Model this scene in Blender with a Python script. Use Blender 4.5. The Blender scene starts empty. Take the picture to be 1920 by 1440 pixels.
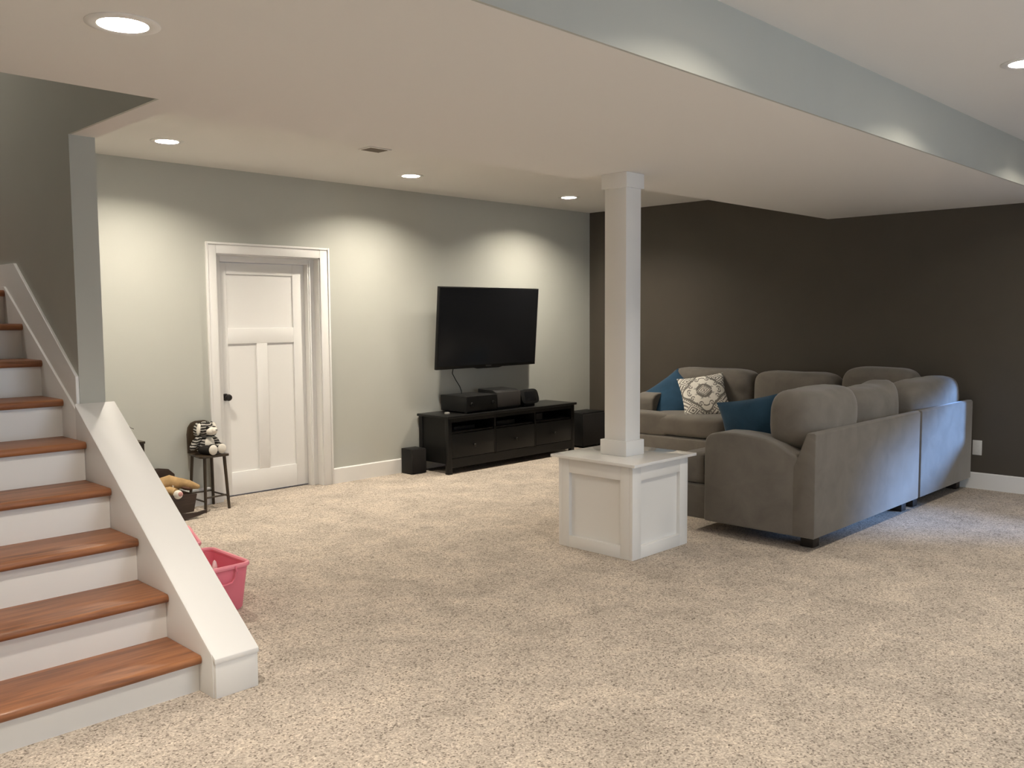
import bpy, bmesh, math, random
from mathutils import Vector, Matrix, noise
random.seed(7)
SC = bpy.context.scene
COL = SC.collection
PI = math.pi

# ------------------------------------------------------------------ camera
HC, HS = 2.74, 2.433            # upper ceiling, soffit underside
YW, XD = 6.864, 8.3226          # TV wall, dark wall
Y1, Y2 = 1.920, 3.908           # soffit near / far face
cam = bpy.data.cameras.new('camera')
cam.sensor_fit = 'HORIZONTAL'; cam.sensor_width = 36.0
cam.lens = 1674.35 / 1920 * 36.0
cam.clip_start = 0.05; cam.clip_end = 100
camo = bpy.data.objects.new('camera', cam); COL.objects.link(camo)
yaw, pit, rol = math.radians(45.5012), math.radians(-4.3702), math.radians(-0.3852)
fw = Vector((math.sin(yaw)*math.cos(pit), math.cos(yaw)*math.cos(pit), math.sin(pit)))
rt = Vector((math.cos(yaw), -math.sin(yaw), 0)); up = rt.cross(fw)
r2 = rt*math.cos(rol) + up*math.sin(rol); u2 = up*math.cos(rol) - rt*math.sin(rol)
M = Matrix((r2, u2, -fw)).transposed().to_4x4(); M.translation = Vector((0, 0, 1.5281))
camo.matrix_world = M
SC.camera = camo

# ------------------------------------------------------------------ world, daylight, exposure
SC.view_settings.view_transform = 'Standard'; SC.view_settings.look = 'None'
SC.view_settings.gamma = 1.0; SC.view_settings.use_curve_mapping = False
SC.view_settings.exposure = 0.0
W = bpy.data.worlds.new('world'); SC.world = W; W.use_nodes = True
bg = W.node_tree.nodes['Background']; bg.inputs[0].default_value = (0.45, 0.62, 1.0, 1); bg.inputs[1].default_value = 0.5
sun = bpy.data.lights.new('daylight', 'SUN'); sun.energy = 13.0; sun.angle = math.radians(10); sun.color = (0.26, 0.50, 1.0)
suno = bpy.data.objects.new('daylight', sun); COL.objects.link(suno)
suno.rotation_euler = Vector((-0.47, 0.85, -0.18)).to_track_quat('-Z', 'Y').to_euler()
suno.location = (12, -2, 5)
dl = bpy.data.lights.new('daylight_fill', 'AREA'); dl.shape = 'RECTANGLE'; dl.size = 2.3; dl.size_y = 1.9; dl.color = (0.70, 0.84, 1.0); dl.energy = 85.0
dlo = bpy.data.objects.new('daylight_fill', dl); COL.objects.link(dlo); dlo.location = (3.6, -3.33, 1.1); dlo.rotation_euler = (math.radians(90), 0, 0)   # fill light added outside an unseen door opening behind the camera
LAMP = (1.0, 0.905, 0.76)        # colour of the ceiling lamps
LAMP_L = 1170.0                  # their radiance

# ------------------------------------------------------------------ materials
def new_mat(name):
    m = bpy.data.materials.new(name); m.use_nodes = True
    nt = m.node_tree; b = nt.nodes['Principled BSDF']
    return m, nt, b
def N(nt, t, **kw):
    n = nt.nodes.new(t)
    for k, v in kw.items():
        if k in n.inputs: n.inputs[k].default_value = v
        else: setattr(n, k, v)
    return n
def ramp(nt, stops, interp='LINEAR'):
    n = nt.nodes.new('ShaderNodeValToRGB'); e = n.color_ramp.elements; n.color_ramp.interpolation = interp
    while len(e) < len(stops): e.new(0.5)
    for el, (p, c) in zip(e, stops): el.position = p; el.color = (*c, 1)
    return n
def plain(name, col, rough=0.5, spec=0.5, bump=0.0, bscale=60.0, var=0.0, vscale=3.0, metal=0.0, sheen=0.0, coat=0.0):
    m, nt, b = new_mat(name); L = nt.links
    b.inputs['Base Color'].default_value = (*col, 1); b.inputs['Roughness'].default_value = rough
    b.inputs['Specular IOR Level'].default_value = spec; b.inputs['Metallic'].default_value = metal
    b.inputs['Sheen Weight'].default_value = sheen; b.inputs['Coat Weight'].default_value = coat
    tc = N(nt, 'ShaderNodeTexCoord')
    if var:
        n = N(nt, 'ShaderNodeTexNoise', Scale=vscale, Detail=4.0); L.new(tc.outputs['Object'], n.inputs['Vector'])
        r = ramp(nt, [(0.3, tuple(c*(1-var) for c in col)), (0.7, tuple(min(1, c*(1+var)) for c in col))])
        L.new(n.outputs['Fac'], r.inputs[0]); L.new(r.outputs[0], b.inputs['Base Color'])
    if bump:
        n = N(nt, 'ShaderNodeTexNoise', Scale=bscale, Detail=3.0); L.new(tc.outputs['Object'], n.inputs['Vector'])
        bp = N(nt, 'ShaderNodeBump', Strength=bump, Distance=0.004); L.new(n.outputs['Fac'], bp.inputs['Height']); L.new(bp.outputs[0], b.inputs['Normal'])
    return m
def carpet_mat():
    m, nt, b = new_mat('carpet'); L = nt.links
    tc = N(nt, 'ShaderNodeTexCoord')
    v = N(nt, 'ShaderNodeTexVoronoi', Scale=150.0); L.new(tc.outputs['Object'], v.inputs['Vector'])
    sep = N(nt, 'ShaderNodeSeparateColor'); L.new(v.outputs['Color'], sep.inputs[0])
    r = ramp(nt, [(0.0, (0.10, 0.084, 0.070)), (0.13, (0.19, 0.16, 0.135)), (0.27, (0.40, 0.345, 0.295)), (0.6, (0.50, 0.44, 0.375)), (0.84, (0.62, 0.55, 0.475)), (1.0, (0.76, 0.69, 0.60))])
    n3 = N(nt, 'ShaderNodeTexNoise', Scale=38.0, Detail=3.0); L.new(tc.outputs['Object'], n3.inputs['Vector'])
    mx = N(nt, 'ShaderNodeMix', data_type='FLOAT'); mx.inputs[0].default_value = 0.25
    L.new(sep.outputs[0], mx.inputs[2]); L.new(n3.outputs['Fac'], mx.inputs[3]); L.new(mx.outputs[0], r.inputs[0])
    # brushed patches where the pile leans one way or another
    n2 = N(nt, 'ShaderNodeTexNoise', Scale=3.4, Detail=6.0, Roughness=0.68, Distortion=0.3); L.new(tc.outputs['Object'], n2.inputs['Vector'])
    r2_ = ramp(nt, [(0.36, (0.90, 0.89, 0.88)), (0.5, (1.05, 1.04, 1.03)), (0.64, (1.20, 1.18, 1.15))])
    L.new(n2.outputs['Fac'], r2_.inputs[0])
    mul = N(nt, 'ShaderNodeMix', data_type='RGBA', blend_type='MULTIPLY'); mul.inputs[0].default_value = 1.0
    L.new(r.outputs[0], mul.inputs[6]); L.new(r2_.outputs[0], mul.inputs[7]); L.new(mul.outputs[2], b.inputs['Base Color'])
    b.inputs['Roughness'].default_value = 1.0; b.inputs['Specular IOR Level'].default_value = 0.05
    bp = N(nt, 'ShaderNodeBump', Strength=0.55, Distance=0.008)
    L.new(sep.outputs[1], bp.inputs['Height']); L.new(bp.outputs[0], b.inputs['Normal'])
    return m
def wood_mat(name, dark, mid, light, rough, axis='X', scale=1.0, coat=0.0):
    m, nt, b = new_mat(name); L = nt.links
    tc = N(nt, 'ShaderNodeTexCoord'); mp = N(nt, 'ShaderNodeMapping')
    oi = N(nt, 'ShaderNodeObjectInfo'); add = N(nt, 'ShaderNodeVectorMath', operation='ADD')
    sc = {'X': (1.3, 16, 16), 'Y': (16, 1.3, 16), 'Z': (16, 16, 1.3)}[axis]
    mp.inputs['Scale'].default_value = tuple(s*scale for s in sc)
    mul = N(nt, 'ShaderNodeVectorMath', operation='SCALE'); mul.inputs['Scale'].default_value = 37.0
    L.new(oi.outputs['Random'], mul.inputs[0]); L.new(tc.outputs['Object'], mp.inputs[0])
    L.new(mp.outputs[0], add.inputs[0]); L.new(mul.outputs[0], add.inputs[1])
    n = N(nt, 'ShaderNodeTexNoise', Scale=1.6, Detail=7.0, Roughness=0.62, Distortion=0.9); L.new(add.outputs[0], n.inputs['Vector'])
    r = ramp(nt, [(0.28, dark), (0.5, mid), (0.72, light)]); L.new(n.outputs['Fac'], r.inputs[0]); L.new(r.outputs[0], b.inputs['Base Color'])
    b.inputs['Roughness'].default_value = rough; b.inputs['Coat Weight'].default_value = coat; b.inputs['Coat Roughness'].default_value = 0.12
    bp = N(nt, 'ShaderNodeBump', Strength=0.12, Distance=0.002); L.new(n.outputs['Fac'], bp.inputs['Height']); L.new(bp.outputs[0], b.inputs['Normal'])
    return m
def fabric_mat(name, col, var=0.16, vscale=5.0, sheen=0.35, bump=0.25, bscale=420.0):
    m, nt, b = new_mat(name); L = nt.links
    tc = N(nt, 'ShaderNodeTexCoord')
    n = N(nt, 'ShaderNodeTexNoise', Scale=vscale, Detail=6.0, Roughness=0.6, Distortion=0.6); L.new(tc.outputs['Object'], n.inputs['Vector'])
    r = ramp(nt, [(0.32, tuple(c*(1-var) for c in col)), (0.68, tuple(c*(1+var) for c in col))]); L.new(n.outputs['Fac'], r.inputs[0]); L.new(r.outputs[0], b.inputs['Base Color'])
    b.inputs['Roughness'].default_value = 0.9; b.inputs['Specular IOR Level'].default_value = 0.15
    b.inputs['Sheen Weight'].default_value = sheen; b.inputs['Sheen Roughness'].default_value = 0.4
    n2 = N(nt, 'ShaderNodeTexNoise', Scale=bscale, Detail=2.0); L.new(tc.outputs['Object'], n2.inputs['Vector'])
    bp = N(nt, 'ShaderNodeBump', Strength=bump, Distance=0.002); L.new(n2.outputs['Fac'], bp.inputs['Height']); L.new(bp.outputs[0], b.inputs['Normal'])
    return m
def stripe_mat(name, c0, c1, scale=26.0, fur=0.5):
    m, nt, b = new_mat(name); L = nt.links
    tc = N(nt, 'ShaderNodeTexCoord')
    w = N(nt, 'ShaderNodeTexWave', Scale=scale, Distortion=5.0, Detail=3.0); w.inputs['Detail Scale'].default_value = 1.3; w.bands_direction = 'Z'
    L.new(tc.outputs['Object'], w.inputs['Vector'])
    r = ramp(nt, [(0.48, c0), (0.72, c1)]); L.new(w.outputs['Fac'], r.inputs[0]); L.new(r.outputs[0], b.inputs['Base Color'])
    b.inputs['Roughness'].default_value = 1.0; b.inputs['Specular IOR Level'].default_value = 0.05
    n2 = N(nt, 'ShaderNodeTexNoise', Scale=240.0, Detail=2.0); L.new(tc.outputs['Object'], n2.inputs['Vector'])
    bp = N(nt, 'ShaderNodeBump', Strength=fur, Distance=0.006); L.new(n2.outputs['Fac'], bp.inputs['Height']); L.new(bp.outputs[0], b.inputs['Normal'])
    return m
def emit_mat(name, col, strength):
    m, nt, b = new_mat(name)
    nt.nodes.remove(b); e = N(nt, 'ShaderNodeEmission'); e.inputs[0].default_value = (*col, 1); e.inputs[1].default_value = strength
    nt.links.new(e.outputs[0], nt.nodes['Material Output'].inputs[0]); return m
def attr_mat(name):
    m, nt, b = new_mat(name); L = nt.links
    a = N(nt, 'ShaderNodeAttribute', attribute_name='print'); L.new(a.outputs['Color'], b.inputs['Base Color'])
    b.inputs['Roughness'].default_value = 0.95; b.inputs['Specular IOR Level'].default_value = 0.1
    tc = N(nt, 'ShaderNodeTexCoord'); n2 = N(nt, 'ShaderNodeTexNoise', Scale=500.0); L.new(tc.outputs['Object'], n2.inputs['Vector'])
    bp = N(nt, 'ShaderNodeBump', Strength=0.3, Distance=0.002); L.new(n2.outputs['Fac'], bp.inputs['Height']); L.new(bp.outputs[0], b.inputs['Normal'])
    return m

MT = dict(
    wall=plain('grey_wall_paint', (0.505, 0.51, 0.465), 0.55, 0.3, bump=0.05, bscale=180, var=0.015),
    dark=plain('dark_brown_wall_paint', (0.082, 0.071, 0.057), 0.6, 0.25, bump=0.05, bscale=180, var=0.03),
    ceil=plain('ceiling_paint', (0.83, 0.815, 0.79), 0.8, 0.2, bump=0.05, bscale=150),
    trim=plain('white_trim_paint', (0.84, 0.83, 0.81), 0.34, 0.5),
    gloss=plain('glossy_white_paint', (0.84, 0.83, 0.81), 0.05, 0.7, coat=0.35),
    cap=plain('cap_white_paint', (0.84, 0.83, 0.81), 0.5, 0.6),
    carpet=carpet_mat(),
    oak=wood_mat('stained_oak', (0.125, 0.048, 0.020), (0.285, 0.108, 0.042), (0.41, 0.172, 0.068), 0.48, 'X', 1.0, 0.08),
    sofa=fabric_mat('grey_brown_microfibre', (0.165, 0.149, 0.129), 0.12, 6.0, 0.35),
    blue=fabric_mat('blue_velvet', (0.024, 0.066, 0.118), 0.15, 8.0, 0.35),
    black=plain('black_satin', (0.009, 0.009, 0.009), 0.5, 0.3),
    stain=plain('black_brown_stain', (0.0085, 0.0082, 0.0078), 0.36, 0.28, bump=0.05, bscale=90),
    screen=plain('tv_screen', (0.008, 0.0085, 0.010), 0.16, 0.35),
    bezel=plain('tv_bezel', (0.008, 0.008, 0.008), 0.3, 0.25),
    grille=fabric_mat('dark_grey_grille', (0.022, 0.020, 0.0195), 0.05, 30.0, 0.1, 0.5, 700),
    gunmetal=plain('grey_front_panel', (0.040, 0.037, 0.036), 0.5, 0.4),
    ltgrey=plain('light_grey_plastic', (0.30, 0.29, 0.27), 0.45, 0.5),
    steel=plain('brushed_knob_metal', (0.045, 0.042, 0.040), 0.4, 0.5, metal=0.9),
    foot=plain('dark_foot_wood', (0.022, 0.016, 0.012), 0.5, 0.4),
    bronze=plain('oil_rubbed_bronze', (0.018, 0.016, 0.015), 0.38, 0.5, metal=0.3),
    stool=wood_mat('dark_walnut_wood', (0.022, 0.014, 0.007), (0.045, 0.030, 0.016), (0.075, 0.050, 0.028), 0.45, 'Z', 2.0),
    cradle=wood_mat('dark_brown_wood', (0.025, 0.014, 0.009), (0.042, 0.024, 0.016), (0.060, 0.036, 0.024), 0.5, 'X', 2.0),
    pink=plain('pink_plastic', (0.80, 0.20, 0.275), 0.38, 0.5),
    pinkrim=plain('light_pink_plastic', (0.88, 0.29, 0.36), 0.38, 0.5),
    clear=plain('clear_pink_plastic', (0.85, 0.62, 0.62), 0.15, 0.6),
    plate=plain('white_outlet_plastic', (0.70, 0.69, 0.66), 0.4, 0.5),
    vent=plain('vent_brown', (0.24, 0.21, 0.175), 0.7, 0.2),  # single even brown for louvres and backing
    tiger=stripe_mat('striped_plush', (0.030, 0.028, 0.026), (0.42, 0.40, 0.365), 15.0),
    plushw=plain('white_plush', (0.80, 0.76, 0.68), 1.0, 0.05, bump=0.6, bscale=260),
    plushd=plain('charcoal_plush', (0.035, 0.032, 0.030), 1.0, 0.05, bump=0.6, bscale=260),
    plusht=plain('tan_plush', (0.46, 0.305, 0.150), 1.0, 0.05, bump=0.6, bscale=220, var=0.25, vscale=14),
    plushb=plain('brown_plush', (0.12, 0.065, 0.045), 1.0, 0.05, bump=0.6, bscale=220),
    plushp=plain('pink_pad_plush', (0.66, 0.36, 0.33), 1.0, 0.05, bump=0.4, bscale=220),
    glass=None, lens=emit_mat('lamp_lens', LAMP, LAMP_L), print=attr_mat('printed_cotton'),
    logo=plain('logo_grey', (0.055, 0.055, 0.058), 0.4, 0.5),
)
_g, _nt, _b = new_mat('window_glass'); _nt.nodes.remove(_b)
_t = N(_nt, 'ShaderNodeBsdfTransparent'); _t.inputs[0].default_value = (0.95, 0.97, 1, 1); _gl = N(_nt, 'ShaderNodeBsdfGlossy'); _gl.inputs['Roughness'].default_value = 0.02
_mx = N(_nt, 'ShaderNodeMixShader'); _mx.inputs[0].default_value = 0.06
_nt.links.new(_t.outputs[0], _mx.inputs[1]); _nt.links.new(_gl.outputs[0], _mx.inputs[2]); _nt.links.new(_mx.outputs[0], _nt.nodes['Material Output'].inputs[0])
MT['glass'] = _g
MT['lens_near'] = emit_mat('lamp_lens_near', (1.0, 0.91, 0.775), 525.0)
MT['lens_soffit'] = emit_mat('lamp_lens_soffit', (1.0, 0.91, 0.79), 680.0)
MT['lens_dim'] = emit_mat('lamp_lens_dim', (1.0, 0.91, 0.83), 700.0)

# ------------------------------------------------------------------ mesh helpers
class MB:
    """collects shapes; build() links them as one mesh object"""
    def __init__(s): s.bm = bmesh.new()
    def _add(s, t, mat=None):
        if mat is not None: t.transform(mat)
        me = bpy.data.meshes.new('tmp'); t.to_mesh(me); t.free(); s.bm.from_mesh(me); bpy.data.meshes.remove(me); return s
    def box(s, x0, x1, y0, y1, z0, z1, bevel=0.0, seg=2, mat=None):
        t = bmesh.new(); bmesh.ops.create_cube(t, size=1)
        for v in t.verts: v.co = Vector(((x0+x1)/2 + v.co.x*(x1-x0), (y0+y1)/2 + v.co.y*(y1-y0), (z0+z1)/2 + v.co.z*(z1-z0)))
        if bevel: bmesh.ops.bevel(t, geom=t.edges[:], offset=bevel, segments=seg, profile=0.5, affect='EDGES')
        return s._add(t, mat)
    def prism(s, pts, axis, a0, a1, bevel=0.0, seg=2, mat=None):
        """pts: 2D outline in the other two axes (x: (y,z); y: (x,z); z: (x,y))"""
        t = bmesh.new()
        def P(p, a): return {'x': (a, p[0], p[1]), 'y': (p[0], a, p[1]), 'z': (p[0], p[1], a)}[axis]
        A = [t.verts.new(P(p, a0)) for p in pts]; B = [t.verts.new(P(p, a1)) for p in pts]; n = len(pts)
        t.faces.new(A); t.faces.new(B[::-1])
        for i in range(n): t.faces.new((A[i], B[i], B[(i+1) % n], A[(i+1) % n]))
        bmesh.ops.recalc_face_normals(t, faces=t.faces)
        if bevel: bmesh.ops.bevel(t, geom=t.edges[:], offset=bevel, segments=seg, profile=0.5, affect='EDGES')
        return s._add(t, mat)
    def lathe(s, prof, c=(0, 0, 0), axis='z', n=32, mat=None):
        t = bmesh.new(); rings = []
        for r, h in prof:
            if r < 1e-6: rings.append([t.verts.new((0, 0, h))])
            else: rings.append([t.verts.new((r*math.cos(2*PI*k/n), r*math.sin(2*PI*k/n), h)) for k in range(n)])
        for a, b in zip(rings, rings[1:]):
            for k in range(n):
                k2 = (k+1) % n
                if len(a) == 1 and len(b) == 1: continue
                if len(a) == 1: t.faces.new((a[0], b[k], b[k2]))
                elif len(b) == 1: t.faces.new((a[k], a[k2], b[0]))
                else: t.faces.new((a[k], a[k2], b[k2], b[k]))
        bmesh.ops.recalc_face_normals(t, faces=t.faces)
        R = {'z': Matrix.Identity(4), '-y': Matrix.Rotation(PI/2, 4, 'X'), 'x': Matrix.Rotation(PI/2, 4, 'Y'), '-x': Matrix.Rotation(-PI/2, 4, 'Y')}[axis]
        t.transform(Matrix.Translation(c) @ R)
        return s._add(t, mat)
    def tube(s, pts, r, n=8, mat=None):
        t = bmesh.new(); pts = [Vector(p) for p in pts]; rings = []
        rr = r if isinstance(r, (list, tuple)) else [r]*len(pts)
        ref = Vector((0.3, 0.2, 1)).normalized()
        for i, p in enumerate(pts):
            d = (pts[min(i+1, len(pts)-1)] - pts[max(i-1, 0)]).normalized()
            a = d.cross(ref); a = a.normalized() if a.length > 1e-4 else d.orthogonal().normalized(); b = d.cross(a)
            rings.append([t.verts.new(p + (a*math.cos(2*PI*k/n) + b*math.sin(2*PI*k/n))*rr[i]) for k in range(n)])
        for a, b in zip(rings, rings[1:]):
            for k in range(n): t.faces.new((a[k], a[(k+1) % n], b[(k+1) % n], b[k]))
        t.faces.new(rings[0][::-1]); t.faces.new(rings[-1])
        bmesh.ops.recalc_face_normals(t, faces=t.faces)
        return s._add(t, mat)
    def ball(s, c, r, rot=(0, 0, 0), n=20, mat=None):
        t = bmesh.new(); bmesh.ops.create_uvsphere(t, u_segments=n, v_segments=max(8, n*2//3), radius=1)
        from mathutils import Euler
        t.transform(Matrix.Translation(c) @ Euler(rot).to_matrix().to_4x4() @ Matrix.Diagonal((*r, 1)))
        return s._add(t, mat)
    def cushion(s, c, size, n=4.0, puff=0.0, seed=0, wrinkle=0.006, res=14, mat=None, fn=None):
        """rounded, slightly slumped upholstery block"""
        t = bmesh.new(); bmesh.ops.create_cube(t, size=2); bmesh.ops.subdivide_edges(t, edges=t.edges[:], cuts=res, use_grid_fill=True)
        hx, hy, hz = size[0]/2, size[1]/2, size[2]/2
        for v in t.verts:
            x, y, z = v.co
            k = (abs(x)**n + abs(y)**n + abs(z)**n)**(1/n); x, y, z = x/k, y/k, z/k
            b = puff*(1-x*x)*(1-z*z)
            p = Vector((x*hx, y*hy*(1+b), z*hz*(1 + 0.35*puff*(1-x*x)*(1-y*y))))
            if wrinkle: p += Vector((0.3, 1, 0.6))*wrinkle*noise.noise(p*7 + Vector((seed*3.1, seed, 0))) + Vector((0, 0.5, 0.5))*wrinkle*0.5*noise.noise(p*19 + Vector((seed, 0, seed)))
            if fn: p = fn(p, x, y, z)
            v.co = p + Vector(c)
        return s._add(t, mat)
    def build(s, name, mat, parent=None, smooth=True, angle=35, world=True, kind=None):
        me = bpy.data.meshes.new(name)
        if parent is not None and world: s.bm.transform(Matrix.Translation(-root_loc(parent)))
        s.bm.to_mesh(me); s.bm.free()
        me.materials.append(MT[mat] if isinstance(mat, str) else mat)
        if smooth:
            me.polygons.foreach_set('use_smooth', [True]*len(me.polygons)); me.set_sharp_from_angle(angle=math.radians(angle))
        o = bpy.data.objects.new(name, me); COL.objects.link(o)
        if parent is not None: o.parent = parent
        if kind: o['kind'] = kind
        return o
def root_loc(o):
    v = Vector(o.location)
    while o.parent is not None: o = o.parent; v += Vector(o.location)
    return v
def thing(name, label, cat, loc=(0, 0, 0), rotz=0.0, group=None):
    o = bpy.data.objects.new(name, None); o.empty_display_size = 0.1; COL.objects.link(o)
    o.location = loc; o.rotation_euler = (0, 0, rotz); o['label'] = label; o['category'] = cat
    if group: o['group'] = group
    return o
def tag(o, label, cat, group=None):
    o['label'] = label; o['category'] = cat
    if group: o['group'] = group
    return o
def struct(name, mb, mat, parent=None, **kw): return mb.build(name, mat, parent, kind='structure', **kw)
def dup(root, loc, label=None):
    r = root.copy(); COL.objects.link(r); r.location = loc
    if label: r['label'] = label
    for ch in list(root.children):
        c = ch.copy(); COL.objects.link(c); c.parent = r
    return r

# ------------------------------------------------------------------ room shell
LROW_TV = [(2.801, 6.06), (4.979, 6.10), (7.061, 6.10)]
LROW_NEAR = [(0.85, 1.33), (2.87, 1.33), (4.94, 1.33), (6.95, 1.33)]
LROW_BACK = [(1.5, -1.3), (5.4, -1.3)]
LSOFFIT = [(1.183, 2.834), (-1.1, 2.834)]
HOLE = 0.0765
def plate(b, x0, x1, y0, y1, z0, z1, holes):
    hs = [(x, y) for x, y in holes if x0 < x < x1 and y0 < y < y1]
    ys = sorted({y0, y1, *[y-HOLE for _, y in hs], *[y+HOLE for _, y in hs]})
    for a, c in zip(ys, ys[1:]):
        m = (a+c)/2; cut = sorted(x for x, y in hs if abs(y-m) < HOLE); xs = [x0]
        for x in cut: xs += [x-HOLE, x+HOLE]
        xs.append(x1)
        for k in range(0, len(xs), 2): b.box(xs[k], xs[k+1], a, c, z0, z1)
    return b
XL, YF = -2.6, -3.2             # left and front walls, out of view
XS, XT, YE, YO = 1.667, 1.793, 4.685, 3.695   # stair wall faces, its end, the stairwell opening
XLS = 0.62                      # stair's left wall
ZT = 5.1                        # stairwell ceiling
struct('floor', MB().box(XL-.2, XD+.3, YF-.2, YW+.4, -0.12, 0.0), 'carpet')
b = MB(); plate(b, XL-.2, XD+.3, YF-.2, Y1+.02, HC, HC+.1, LROW_NEAR+LROW_BACK); plate(b, XS+.02, XD+.3, Y2-.02, YW+.4, HC, HC+.1, LROW_TV)
struct('ceiling', b, 'ceil')
b = MB(); plate(b, XL-.2, XS, Y1+.012, YO-.0061, HS, HC+.1, LSOFFIT); b.box(XS, XD+.3, Y1+.012, YO-.0061, HS, HC+.1); b.box(XS+.012, XD+.3, YO-.0061, Y2, HS, HC+.1)
b.box(XS+.012, XT, Y2, YE, HS, HC+.1)
struct('ceiling_soffit', b, 'ceil')
struct('ceiling_soffit_face', MB().box(XL-.2, XD+.05, Y1, Y1+.0119, HS+.0005, HC), 'wall')
DX0, DX1, DZ = 3.537, 4.541, 2.058
b = MB(); b.box(XT-.05, DX0, YW, YW+.32, 0, HC+.05); b.box(DX1, XD+.2, YW, YW+.32, 0, HC+.05); b.box(DX0, DX1, YW, YW+.32, DZ, HC+.05)
struct('wall_back', b, 'wall')
WY0, WY1, WZ0, WZ1 = -1.50, 2.13, 0.50, 1.13
b = MB(); b.box(XD, XD+.08, WY1, YW+.05, 0, HC+.05); b.box(XD, XD+.08, YF-.1, WY0, 0, HC+.05); b.box(XD, XD+.08, WY0, WY1, 0, WZ0); b.box(XD, XD+.08, WY0, WY1, WZ1, HC+.05)
struct('wall_right', b, 'dark')
b = MB(); b.box(XL-.1, 2.4, YF-.15, YF, 0, HC+.05); b.box(4.8, XD+.1, YF-.15, YF, 0, HC+.05); b.box(2.4, 4.8, YF-.15, YF, 2.1, HC+.05)
struct('wall_front', b, 'wall')
struct('sun_blocker', MB().box(-1.0, 9.0, YF-1.3, YF-1.2, 0, 3.2), 'wall')   # unseen wall added to keep the sun out of the door opening
b = MB(); b.box(2.4, 2.46, YF-.10, YF-.03, 0, 2.1); b.box(4.74, 4.8, YF-.10, YF-.03, 0, 2.1); b.box(3.56, 3.64, YF-.10, YF-.03, 0.08, 2.04); b.box(2.46, 4.74, YF-.10, YF-.03, 2.04, 2.1); b.box(2.46, 4.74, YF-.10, YF-.03, 0, .08)
struct('added_door', b, 'trim')  # unseen door frame added around the fill light's opening
b = MB(); b.box(XL-.15, XL, YF, 3.4, 0, HC+.05); b.box(XL, XLS-.12, 3.4, 3.55, 0, HC+.05)
struct('wall_left', b, 'wall')
# the stair wall: solid below, and its face carried up past the soffit inside the stairwell
b = MB(); b.box(XS, XT, YE, YW+.02, 0, ZT); b.box(XS, XS+.0119, YO-.006, YE, HS+.0005, HC+.06); b.box(XS, XT, YO-.1, YE, HC+.06, ZT)
struct('wall_stair_right', b, 'wall')
b = MB(); b.box(XLS-.12, XLS, 3.4, YW+.1, 0, ZT)
struct('wall_stair_left', b, 'wall')
struct('wall_stair_back', MB().box(XLS-.1, XT, YW, YW+.15, 0, ZT), 'wall')
b = MB(); b.box(XLS-.1, XT, YO-.12, YO-.0, HC+.05, ZT); b.box(XLS, XS-.0005, YO-.006, YO, HS+.001, HC+.06)
struct('wall_stair_front', b, 'wall')
struct('ceiling_stairwell', plate(MB(), XLS-.15, XT+.05, YO-.15, YW+.2, ZT, ZT+.1, [(1.1, 6.2)]), 'ceil')

# baseboards: a flat board with a small eased top
def baseboard(name, p0, p1, axis, wall, h=0.142, t=0.016):
    b = MB()
    if axis == 'x': b.prism([(wall, 0), (wall-t, 0), (wall-t, h-.008), (wall-t+.006, h), (wall, h)], 'x', p0, p1)
    else: b.prism([(wall, 0), (wall-t, 0), (wall-t, h-.008), (wall-t+.006, h), (wall, h)], 'y', p0, p1)
    return struct(name, b, 'trim')
baseboard('baseboard_back', 4.628, XD-.016, 'x', YW)
baseboard('baseboard_back_left', XT, 3.453, 'x', YW)
baseboard('baseboard_right', YF, YW-.016, 'y', XD)

# ------------------------------------------------------------------ door
CO0, CO1, CZ = 3.453, 4.628, 2.143
def casing():
    b = MB(); f = YW-.016
    b.box(CO0+.018, DX0+.006, f, YW, 0, CZ-.018, .003); b.box(DX1-.006, CO1-.018, f, YW, 0, CZ-.018, .003); b.box(DX0+.006, DX1-.006, f, YW, DZ-.006, CZ-.018, .003)
    return b
tr = struct('trim_1', casing(), 'trim')
b = MB(); f = YW-.026
b.box(CO0, CO0+.018, f, YW, 0, CZ, .003); b.box(CO1-.018, CO1, f, YW, 0, CZ, .003); b.box(CO0+.018, CO1-.018, f, YW, CZ-.018, CZ, .003)
struct('trim_2', b, 'trim')
b = MB()   # jamb liner, stepped to the door frame
b.box(DX0, DX0+.016, YW-.001, YW+.30, 0, DZ); b.box(DX1-.016, DX1, YW-.001, YW+.30, 0, DZ); b.box(DX0, DX1, YW-.001, YW+.30, DZ-.016, DZ)
b.box(DX0+.016, 3.618, YW+.075, YW+.30, 0, DZ-.016, .003); b.box(4.458, DX1-.016, YW+.075, YW+.30, 0, DZ-.016, .003); b.box(3.618, 4.458, YW+.075, YW+.30, 1.994, DZ-.016, .003)
b.box(4.470, 4.482, YW+.066, YW+.08, 0, DZ-.03, .002)
struct('trim_3', b, 'trim')
door = thing('door_1', 'white craftsman door with one wide panel over two tall panels and a black knob', 'door', (4.038, YW+.135, 0))
door['kind'] = 'structure'
dy = YW+.135
SL0, SL1 = 3.620, 4.456; PX = [(3.703, 4.340)]
b = MB()
b.box(SL0, 3.703, dy, dy+.04, .012, 1.991, .002); b.box(4.340, SL1, dy, dy+.04, .012, 1.991, .002)
for z0, z1 in ((.012, .207), (1.306, 1.437), (1.894, 1.991)): b.box(3.703, 4.340, dy, dy+.04, z0, z1, .002)
b.box(3.972, 4.073, dy, dy+.04, .207, 1.306, .002)
b.build('door_frame', 'trim', door)
for x0, x1, z0, z1 in ((3.703, 4.340, 1.437, 1.894), (3.703, 3.972, .207, 1.306), (4.073, 4.340, .207, 1.306)):
    MB().box(x0-.002, x1+.002, dy+.013, dy+.03, z0-.002, z1+.002).build('door_panel', 'trim', door)
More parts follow.
